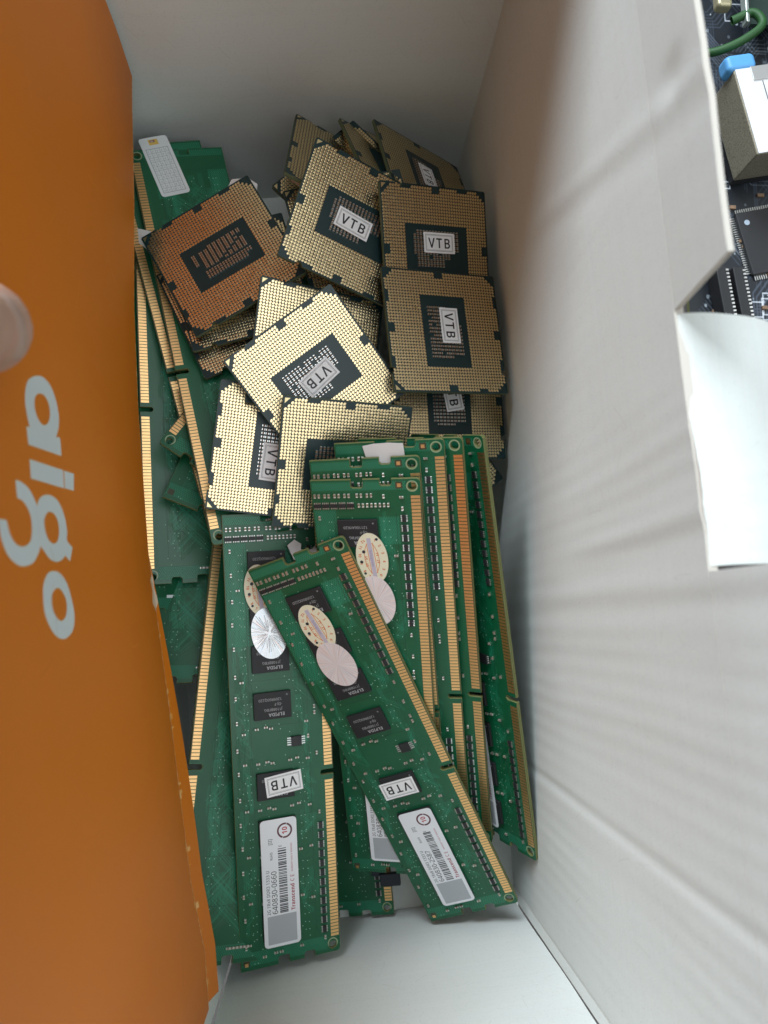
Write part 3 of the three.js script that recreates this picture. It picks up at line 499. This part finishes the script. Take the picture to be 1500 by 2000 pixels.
function memoryModule(pose, label, o) {
  const t = thing('memory_module', label, 'memory module', 'memory modules piled in the box');
  const mir = o.back ? -1 : 1;
  part('circuit_board', o.back && !o.plain ? boardB : boardF, [o.back ? maskB : maskF, laminate], t);
  if (o.contacts !== false) for (const z of contactZ) { if (o.from !== undefined && (z < o.from || z > o.to)) continue; part('contact', contactGeo, gold, t, [mir * 13.45, 0.028, z]); }
  for (const [x, z] of [[9.2, -64.9], [-13.3, 64.9]]) part('alignment_mark', fidGeo, gold, t, [mir * x, 0.022, z]);
  if (!o.back) {
    const ct = chipTops[o.print ?? 0];
    chipZ.forEach((z, i) => { if (o.chips && !o.chips.includes(i)) return; const c = part('memory_chip', chipGeo, blackEpoxy, t, [-2.75, 0, z]); part('chip_print', chipTopGeo, ct, c, [0, 1.104, 0]); });
    for (let i = 0; i < 12; i++) { if (!o.few || i < 12) part('resistor_pack', packGeo, [blackEpoxy, tin], t, [10.1, 0, -55.6 + i * 2.86]); }
    if (!o.few) for (let i = 0; i < 12; i++) part('resistor_pack', packGeo, [blackEpoxy, tin], t, [10.3, 0, 27.6 + i * 2.86]);
    else for (let i = 0; i < 12; i++) part('resistor_pack', packGeo, [blackEpoxy, tin], t, [10.3, 0, 27.6 + i * 2.86]);
    for (let i = 0; i < 5; i++) part('resistor_pack', packTurned, [blackEpoxy, tin], t, [-13.5 + i * 2.3, 0, -59.5]);
    part('small_capacitors', smallCaps, [paleCeramic, tin], t, [0, 0, 0], 'stuff');
    part('serial_chip', serialGeo, [blackEpoxy, tin], t, [4.0, 0, 1.2]);
    if (o.label !== undefined) { const l = part('paper_label', labelGeo, labelMats[o.label], t, [-2.6 + (o.lx || 0), 1.16, 41.9]); l.rotation.y = Math.PI / 2; l.userData.label = 'white rounded label with barcode and serial number'; }
    if (o.initials) { const s = part('sticker', initialsGeo, initialsMat, t, [o.initials[0], 1.24, o.initials[1]]); s.rotation.y = Math.PI + o.initials[2]; s.userData.label = 'white sticker printed VTB in a double frame'; }
    if (o.ovals) {
      const a = part('warranty_sticker', oval1, ovalMat, t, [o.ovals[0], 1.14, -44.4]); a.rotation.y = 0.10; a.userData.label = 'cream oval date sticker with orange scale and black dots';
      const b = part('hologram_sticker', oval2, o.holo, t, [o.ovals[1], 1.26, -31.6]); b.rotation.y = 0.16; b.userData.label = 'shiny oval hologram sticker with rays';
    }
  } else part('small_capacitors', backCaps, [paleCeramic, tin], t, [0, 0, 0], 'stuff');
  place(t, pose); shade(t); return t;
}
const MODS = {};
memoryModule(POSE.B, 'memory module lying slantwise on top of the others, with two oval stickers and a label', { print: 0, label: 1, initials: [-3.4, 13.9, 0.0], ovals: [-3.4, -3.0], holo: holoPink });
memoryModule(POSE.A, 'memory module with white label 640830-0660, half under the slanting module, beside the orange flap', { print: 0, label: 0, initials: [-0.4, 13.0, 0.10], ovals: [-5.2, -2.9], holo: holoSilver });
memoryModule(POSE.C, 'uppermost module of the straight stack by the white side, its oval sticker half covered', { print: 1, label: 2, ovals: [0.6, 0.9], holo: holoPink });
memoryModule(POSE.D, 'second module of the straight stack, only its holed top end and edge showing', { print: 1 });
MODS.E = memoryModule(POSE.E, 'module in the straight stack with torn white paper at its top end', { print: 1, few: true });
memoryModule(POSE.F, 'module in the straight stack lying directly on the upright leaning one', { print: 1, few: true });
memoryModule(POSE.G, 'module standing almost on edge along the white side, its contacts in shade', { print: 1, label: 2, lx: -1.6 });
memoryModule(POSE.H, 'plain backed module under the 640830-0660 module, contacts towards the orange flap', { back: true });
MODS.I = memoryModule(POSE.I, 'long plain backed module under the stickerless processor, with gridded sticker at its end', { back: true });
memoryModule(POSE.I2, 'dim module just under the gridded sticker module, a dark gold strip showing', { back: true });
memoryModule(POSE.J, 'plain backed module close along the orange flap, under the gridded sticker module', { back: true });
MODS.L = memoryModule(POSE.L, 'deep module end with white printed blocks beside the orange flap', { back: true, contacts: false });
memoryModule(POSE.Mm, 'deepest module end beside the orange flap, grey traces and a notch showing', { back: true, contacts: false });
memoryModule(POSE.N, 'module lying crosswise under the pile, its holed corner with short contacts showing', { back: true });
memoryModule(POSE.N2, 'dim blank module corner below the crosswise holed corner', { back: true, plain: true, contacts: false });
MODS.Oo = memoryModule(POSE.Oo, 'dark module low in the box under the slanting module, one gold contact patch showing', { print: 1, chips: [] });

// ---------------------------------------------------------------- the two ceiling panels that light the box
for (const [at, light, label] of [[lampAt, lampLight, 'cool white ceiling lamp panel behind the box'], [lampAt2, lampLight2, 'warm white ceiling lamp panel overhead']]) {
  const t = thing('ceiling_lamp', label, 'lamp');
  const w = light.width * 1000, h = light.height * 1000;
  part('lamp_housing', box(w + 40, h + 40, 30, 0, 0, -26), std({ color: lin(0.6, 0.6, 0.6), roughness: 0.6 }), t);
  part('lamp_diffuser', box(w, h, 6, 0, 0, -8), std({ color: lin(0.8, 0.8, 0.8), emissive: light.color, emissiveIntensity: 0.9, roughness: 0.7 }), t);
  t.position.copy(at); t.quaternion.copy(light.quaternion).multiply(new THREE.Quaternion().setFromAxisAngle(new THREE.Vector3(0, 1, 0), Math.PI));
  shade(t);
}

// ---------------------------------------------------------------- stuck-on papers and scraps
const whitePaper = std({ color: lin(0.66, 0.63, 0.61), bumpMap: paperBump, bumpScale: 0.0002, roughness: 0.85 });
function scrapGeo(pts, lift) {
  const s = new THREE.Shape(); pts.forEach(([x, z], i) => i ? s.lineTo(x, -z) : s.moveTo(x, -z)); s.closePath();
  const g = new THREE.ExtrudeGeometry(s, { depth: 0.12, bevelEnabled: false, steps: 1 }).rotateX(-Math.PI / 2); g.translate(0, lift, 0).scale(mm, mm, mm); return g;
}
const modE = MODS.E, modI = MODS.I, modL = MODS.L, modO = MODS.Oo;
{
  const pts = [[-7.0, -65.9], [-4, -66.4], [0, -66.5], [4.1, -66.2], [4.3, -62], [3.9, -57], [1, -56.2], [-2, -57.4], [-4.6, -60.2], [-5.9, -61.2], [-6.4, -63]];
  part('torn_label', scrapGeo(pts, 0.62), whitePaper, modE).userData.label = 'torn white paper label';
}
{ // gridded inspection label, longer than the end of its module
  const tex = canvas(280, 660, (g, w, h) => {
    g.fillStyle = '#d9dcdd'; g.fillRect(0, 0, w, h); grain(g, w, h, 4000, ['170,176,180', '255,255,255'], 0.18, 1, 3);
    g.fillStyle = '#d8b65a'; g.fillRect(86, 26, 92, 62); g.fillStyle = '#8a5560'; g.fillRect(100, 36, 50, 22); g.fillStyle = '#d9dcdd'; g.font = 'bold 20px sans-serif'; g.fillText('QC', 110, 54);
    g.strokeStyle = '#8f979c'; g.lineWidth = 5; g.strokeRect(32, 130, 214, 490);
    for (let r = 0; r < 10; r++) { g.lineWidth = 3; g.beginPath(); g.moveTo(32, 130 + r * 49); g.lineTo(246, 130 + r * 49); g.stroke(); for (let c = 0; c < 5; c++) { g.fillStyle = '#848b92'; g.font = '25px sans-serif'; g.fillText(String((r * 5 + c) % 12 + 1), 42 + c * 43, 166 + r * 49); } }
    for (let c = 1; c < 5; c++) { g.beginPath(); g.moveTo(32 + c * 43, 130); g.lineTo(32 + c * 43, 620); g.stroke(); }
  });
  const w = 4.7, h = 11.2, r = 1.1, s = new THREE.Shape(); s.moveTo(-w + r, -h); s.lineTo(w - r, -h); s.absarc(w - r, -h + r, r, -Math.PI / 2, 0); s.lineTo(w, h - r); s.absarc(w - r, h - r, r, 0, Math.PI / 2); s.lineTo(-w + r, h); s.absarc(-w + r, h - r, r, Math.PI / 2, Math.PI); s.lineTo(-w, -h + r); s.absarc(-w + r, -h + r, r, Math.PI, Math.PI * 1.5);
  const g = new THREE.ExtrudeGeometry(s, { depth: 0.08, bevelEnabled: false, curveSegments: 6 }).rotateX(-Math.PI / 2).scale(mm, mm, mm); const p = g.attributes.position, u = g.attributes.uv; for (let i = 0; i < p.count; i++) u.setXY(i, p.getX(i) / (2 * w * mm) + 0.5, 0.5 - p.getZ(i) / (2 * h * mm));
  const l = part('grid_label', g, std({ map: tex, roughness: 0.6 }), modI, [-4.9, 0.05, -60.4]); l.rotation.y = 0.17; l.userData.label = 'white rounded label printed with a grid of numbers';
}
const silk = std({ color: lin(0.72, 0.74, 0.76), roughness: 0.7 });
for (const [x, z, w, d] of [[5.6, 61.4, 2.6, 1.6], [5.5, 63.6, 2.4, 2.2], [8.4, 63.4, 3.0, 2.4], [8.0, 61.2, 1.8, 1.4], [-2.2, 61.2, 2.9, 0.9], [-7.6, 61.2, 1.4, 1.0]]) part('printed_block', box(w, 0.04, d), silk, modL, [x, 0.03, z]);
part('tantalum_capacitor', mergeGeometries([rbox(6.8, 2.0, 4.2, 0.3, 15.0, 2.6, 53.2), rbox(4.4, 2.0, 3.0, 0.3, 11.0, 1.4, 50.8)]), std({ color: lin(0.012, 0.018, 0.03), roughness: 0.5 }), modO);
// loose scraps of paper
function scrap(poseOf, pts, lift, label) { const t = tag(new THREE.Mesh(scrapGeo(pts, lift), whitePaper), label, 'paper', 'paper scraps between the boards'); t.name = numbered('paper_scrap'); place(t, poseOf); shade(t); return t; }
scrap(POSE.P1, [[10.5, -16], [10.6, -20.6], [14.2, -23.2], [18.8, -20.6], [20.2, -17.2], [18, -14]], -4.2, 'small bluish white paper slip under the upper corner of the stickerless processor');
scrap(POSE.P1, [[-15, -17], [-15.6, -22.6], [-18.6, -25.6], [-20.4, -21], [-19, -17]], -4.6, 'narrow white paper strip pinched between orange flap and stickerless processor');
scrap(POSE.A, [[3.2, -57.0], [5.4, -58.6], [7.4, -57.2], [7.2, -55.6], [10.4, -55.4], [11.6, -56.6], [12.4, -53], [5, -52.6]], 2.6, 'torn white paper bit poking out from the notched end of the slanting module');

// ---------------------------------------------------------------- the hand that holds the flap back
{
  const D = (x, d, z) => new THREE.Vector3(x, Y(d), z);
  const chain = [];
  const bone = (a, b, ra, rb) => chain.push([a, b, ra, rb]);
  const tip = D(-49.0, 106, -41.0), ip = D(-49.5, 86, -33.5), mp = D(-58, 62, -26), cm = D(-84, 52, -36);
  bone(tip, ip, 6.6, 7.8); bone(ip, mp, 8.0, 9.4); bone(mp, cm, 9.8, 12);
  bone(cm, D(-100, 62, -44), 13, 15); bone(D(-102, 62, -64), D(-98, 66, -14), 13, 12); bone(cm, D(-104, 40, -40), 12, 14);
  [[-70, 15, 7.6], [-52, 20, 7.9], [-34, 17, 7.6], [-17, 8, 6.8]].forEach(([z, l, r]) => { bone(D(-96, 68, z), D(-86, 84, z + 1), r + 1, r + 0.4); bone(D(-86, 84, z + 1), D(-77.5, 104 + l * 0.4, z + 2), r + 0.2, r); bone(D(-77.5, 104 + l * 0.4, z + 2), D(-76, 118 + l, z + 2.5), r, r - 1.2); });
  const res = 72, c = new THREE.Vector3(-80, Y(85), -42), half = 64;
  const mc = new MarchingCubes(res, new THREE.MeshBasicMaterial(), false, false, 120000); mc.isolation = 0;
  const p = new THREE.Vector3(), ab = new THREE.Vector3(), ap = new THREE.Vector3();
  for (let k = 0; k < res; k++) for (let j = 0; j < res; j++) for (let i = 0; i < res; i++) {
    p.set(c.x + (i / (res / 2) - 1) * half, c.y + (j / (res / 2) - 1) * half, c.z + (k / (res / 2) - 1) * half);
    let d = 1e3;
    for (const [a, b, ra, rb] of chain) { ab.subVectors(b, a); ap.subVectors(p, a); const t = Math.max(0, Math.min(1, ap.dot(ab) / ab.lengthSq())); const q = ap.addScaledVector(ab, -t).length() - lerp(ra, rb, t); const h = Math.max(4 - Math.abs(d - q), 0) / 4; d = Math.min(d, q) - h * h * 4 * 0.25; }
    mc.field[i + j * res + k * res * res] = -d;
  }
  mc.update();
  const n = mc.count, P = new Float32Array(n * 3), N = new Float32Array(n * 3);
  for (let i = 0; i < n; i++) { for (let a = 0; a < 3; a++) { P[3 * i + a] = (mc.positionArray[3 * i + a] * half + c.getComponent(a)) * mm; N[3 * i + a] = mc.normalArray[3 * i + a]; } }
  const g = new THREE.BufferGeometry(); g.setAttribute('position', new THREE.BufferAttribute(P, 3)); g.setAttribute('normal', new THREE.BufferAttribute(N, 3));
  const U = new Float32Array(n * 2); for (let i = 0; i < n; i++) { U[2 * i] = P[3 * i] * 12 + P[3 * i + 2] * 5; U[2 * i + 1] = P[3 * i + 1] * 12; } g.setAttribute('uv', new THREE.BufferAttribute(U, 2));
  const skinTex = canvas(512, 512, (q, w, h) => { q.fillStyle = '#b48d7a'; q.fillRect(0, 0, w, h); for (let i = 0; i < 500; i++) { q.fillStyle = `rgba(${['196,140,128', '178,160,138', '150,132,108', '205,170,150'][(rnd() * 4) | 0]},${rr(0.05, 0.25)})`; q.beginPath(); q.ellipse(rnd() * w, rnd() * h, rr(8, 40), rr(6, 30), rnd() * 3, 0, 7); q.fill(); } grain(q, w, h, 5000, ['120,95,80', '220,190,170'], 0.12, 1, 3); });
  skinTex.wrapS = skinTex.wrapT = THREE.RepeatWrapping;
  const t = thing('person', "bare thumb pressing on the orange flap from above its edge", 'person');
  const skinBump = canvas(512, 512, (q, w, h) => { q.fillStyle = '#808080'; q.fillRect(0, 0, w, h); for (let i = 0; i < 900; i++) { q.strokeStyle = `rgba(${rnd() < 0.6 ? '30,30,30' : '220,220,220'},${rr(0.1, 0.5)})`; q.lineWidth = rr(0.8, 2); const x = rnd() * w, y = rnd() * h, a = rr(-0.5, 0.5), l = rr(8, 40); q.beginPath(); q.moveTo(x, y); q.quadraticCurveTo(x + l / 2, y + rr(-5, 5), x + l * Math.cos(a), y + l * Math.sin(a)); q.stroke(); } }, false);
  skinBump.wrapS = skinBump.wrapT = THREE.RepeatWrapping;
  part('hand', g, std({ map: skinTex, bumpMap: skinBump, bumpScale: 0.0003, roughness: 0.5 }), t);
  const nail = new THREE.SphereGeometry(1, 24, 14, 0, Math.PI * 2, 0, 1.25).rotateZ(-Math.PI / 2); nail.scale(2.6 * mm, 5.8 * mm, 4.0 * mm);
  const nm = part('thumbnail', nail, std({ color: lin(0.42, 0.29, 0.235), roughness: 0.45 }), t); nm.position.set(-44.8 * mm, Y(103) * mm, -39.9 * mm); nm.rotation.set(-0.33, 0, 0);
  shade(t);
}

// ---------------------------------------------------------------- scrap boards on the table beside the box
{
  const at = (x, d, z) => [x, Y(d), z];
  const tex = canvas(1024, 1024, (g, w, h) => {
    g.fillStyle = '#141a21'; g.fillRect(0, 0, w, h); grain(g, w, h, 9000, ['15,20,28', '70,84,100'], 0.25, 1, 4);
    g.lineCap = 'round';
    for (let k = 0; k < 420; k++) { g.strokeStyle = `rgba(${rnd() < 0.6 ? '70,80,94' : '120,128,138'},${rr(0.25, 0.8)})`; g.lineWidth = rr(1.5, 4); let x = rnd() * w, y = rnd() * h; const n = 2 + (rnd() * 6 | 0), gap = rr(6, 10), a = (rnd() * 8 | 0) * Math.PI / 4, b = a + (rnd() < 0.5 ? 1 : -1) * Math.PI / 4, l1 = rr(15, 70), l2 = rr(15, 90); for (let i = 0; i < n; i++) { const ox = Math.cos(a + 1.57) * gap * i, oy = Math.sin(a + 1.57) * gap * i; g.beginPath(); g.moveTo(x + ox, y + oy); g.lineTo(x + ox + Math.cos(a) * l1, y + oy + Math.sin(a) * l1); g.lineTo(x + ox + Math.cos(a) * l1 + Math.cos(b) * l2, y + oy + Math.sin(a) * l1 + Math.sin(b) * l2); g.stroke(); } }
    for (let k = 0; k < 700; k++) { g.fillStyle = `rgba(190,200,205,${rr(0.3, 0.9)})`; g.beginPath(); g.arc(rnd() * w, rnd() * h, rr(1.5, 4), 0, 7); g.fill(); }
    g.strokeStyle = 'rgba(215,220,225,.8)'; for (let k = 0; k < 60; k++) { g.lineWidth = 2.5; g.strokeRect(rnd() * w, rnd() * h, rr(14, 60), rr(10, 40)); }
  });
  const m = thing('motherboard', 'slate blue motherboard lying on the table outside the box, beside its bent tab', 'motherboard');
  part('circuit_board', box(150, 1.6, 200, 186, Y(222), -150), [laminate, laminate, std({ map: tex, roughness: 0.45 }), laminate, laminate, laminate], m);
  const chip = part('controller_chip', rbox(21, 1.6, 21, 0.3), blackEpoxy, m, at(139.5, 220.2, -121)); chip.rotation.y = 0.22; part('index_dot', new THREE.CylinderGeometry(0.9 * mm, 0.9 * mm, 0.05 * mm, 16), std({ color: lin(0.35, 0.42, 0.5), roughness: 0.5 }), chip, [-7.6, 0.82, -6.8]);
  const legs = []; for (let i = 0; i < 26; i++) { legs.push(box(1.6, 0.25, 0.35, -11.2, -0.6, -9.4 + i * 0.75), box(1.6, 0.25, 0.35, 11.2, -0.6, -9.4 + i * 0.75), box(0.35, 0.25, 1.6, -9.4 + i * 0.75, -0.6, 11.2), box(0.35, 0.25, 1.6, -9.4 + i * 0.75, -0.6, -11.2)); }
  part('chip_leads', mergeGeometries(legs), tin, chip, [0, 0, 0], 'stuff');
  for (const dx of [0, 5.4]) { const s = part('pin_socket', rbox(4.0, 6, 26, 0.4), blackEpoxy, m, at(120.5 + dx, 218, -96)); s.rotation.y = 0.12; const pins = []; for (let i = 0; i < 20; i++) pins.push(box(0.9, 0.5, 0.55, 1.3, 3.05, -11.5 + i * 1.2)); part('socket_pins', mergeGeometries(pins), tin, s, [0, 0, 0], 'stuff'); }
  const blk = part('plastic_socket', rbox(26, 9, 11, 0.6), blackEpoxy, m, at(138, 216.5, -147)); blk.rotation.y = 0.2;
  const parts = []; for (let i = 0; i < 30; i++) parts.push(rbox(rr(1, 2.4), 0.8, rr(0.8, 1.6), 0.1, rr(116, 150), Y(221 - 0.2), rr(-140, -95)));
  part('small_components', mergeGeometries(parts), ceramic, m, null, 'stuff');
  // the shielded port standing on the board
  const tarn = std({ map: canvas(256, 256, (g, w, h) => { g.fillStyle = '#8d8674'; g.fillRect(0, 0, w, h); grain(g, w, h, 9000, ['50,46,36', '190,184,165'], 0.5, 1, 3); }), metalness: 0.35, roughness: 0.6 });
  const sh = part('port_shield', rbox(21, 14, 28, 0.5), [tarn], m, at(132.5, 209, -153.5)); sh.material = tarn; sh.rotation.y = 0.2;
  part('shield_lid', rbox(20.6, 0.5, 27.6, 0.15), std({ color: lin(0.80, 0.81, 0.82), metalness: 0.35, roughness: 0.45 }), sh, [0.2, 7.1, 0]);
  part('lid_clip', rbox(9, 0.5, 4.5, 0.15), std({ color: lin(0.6, 0.6, 0.58), metalness: 1, roughness: 0.5 }), sh, [-1, 7.5, -11.6]);
  part('lid_seam', box(0.25, 0.5, 22), blackEpoxy, sh, [-2.6, 7.15, 2]);
  part('port_plug', rbox(9.5, 6, 5.5, 1.6), std({ color: lin(0.10, 0.34, 0.66), roughness: 0.45 }), sh, [-7.4, 4.6, -16.2]);
  shade(m);
  const gcurve = new THREE.CatmullRomCurve3([[112, 212, -178], [118, 208, -176], [126, 205, -178.5], [131, 204, -183], [129, 205, -187.5], [123, 207, -186]].map(p => new THREE.Vector3(p[0] * mm, Y(p[1]) * mm, p[2] * mm)));
  const gc = tag(new THREE.Mesh(new THREE.TubeGeometry(gcurve, 40, 1.3 * mm, 8), std({ color: lin(0.012, 0.075, 0.012), roughness: 0.6 })), 'green bent strip behind the shielded port', 'cable'); gc.name = 'green_cable'; shade(gc);
  const c2 = thing('expansion_card', 'dark board with heat sink lying beyond the green strip', 'circuit board');
  part('circuit_board', box(90, 1.6, 70, 178, Y(214), -226), std({ color: lin(0.012, 0.03, 0.022), roughness: 0.45 }), c2);
  part('heat_sink', mergeGeometries([rbox(60, 8, 36, 0.6, 172, Y(209), -210), ...Array.from({ length: 9 }, (_, i) => rbox(1.6, 10, 36, 0.3, 145 + i * 6.6, Y(203), -210))]), std({ color: lin(0.05, 0.055, 0.05), metalness: 0.4, roughness: 0.5 }), c2);
  part('crystal_can', rbox(5, 4, 11, 1.2, 121, Y(208), -196), std({ color: lin(0.42, 0.38, 0.24), metalness: 0.6, roughness: 0.45 }), c2);
  part('edge_rail', rbox(1.2, 3, 60, 0.4, 127, Y(206), -214), std({ color: lin(0.4, 0.45, 0.42), metalness: 0.6, roughness: 0.4 }), c2);
  shade(c2);
}

scene.updateMatrixWorld(true);
renderer.render(scene, camera);
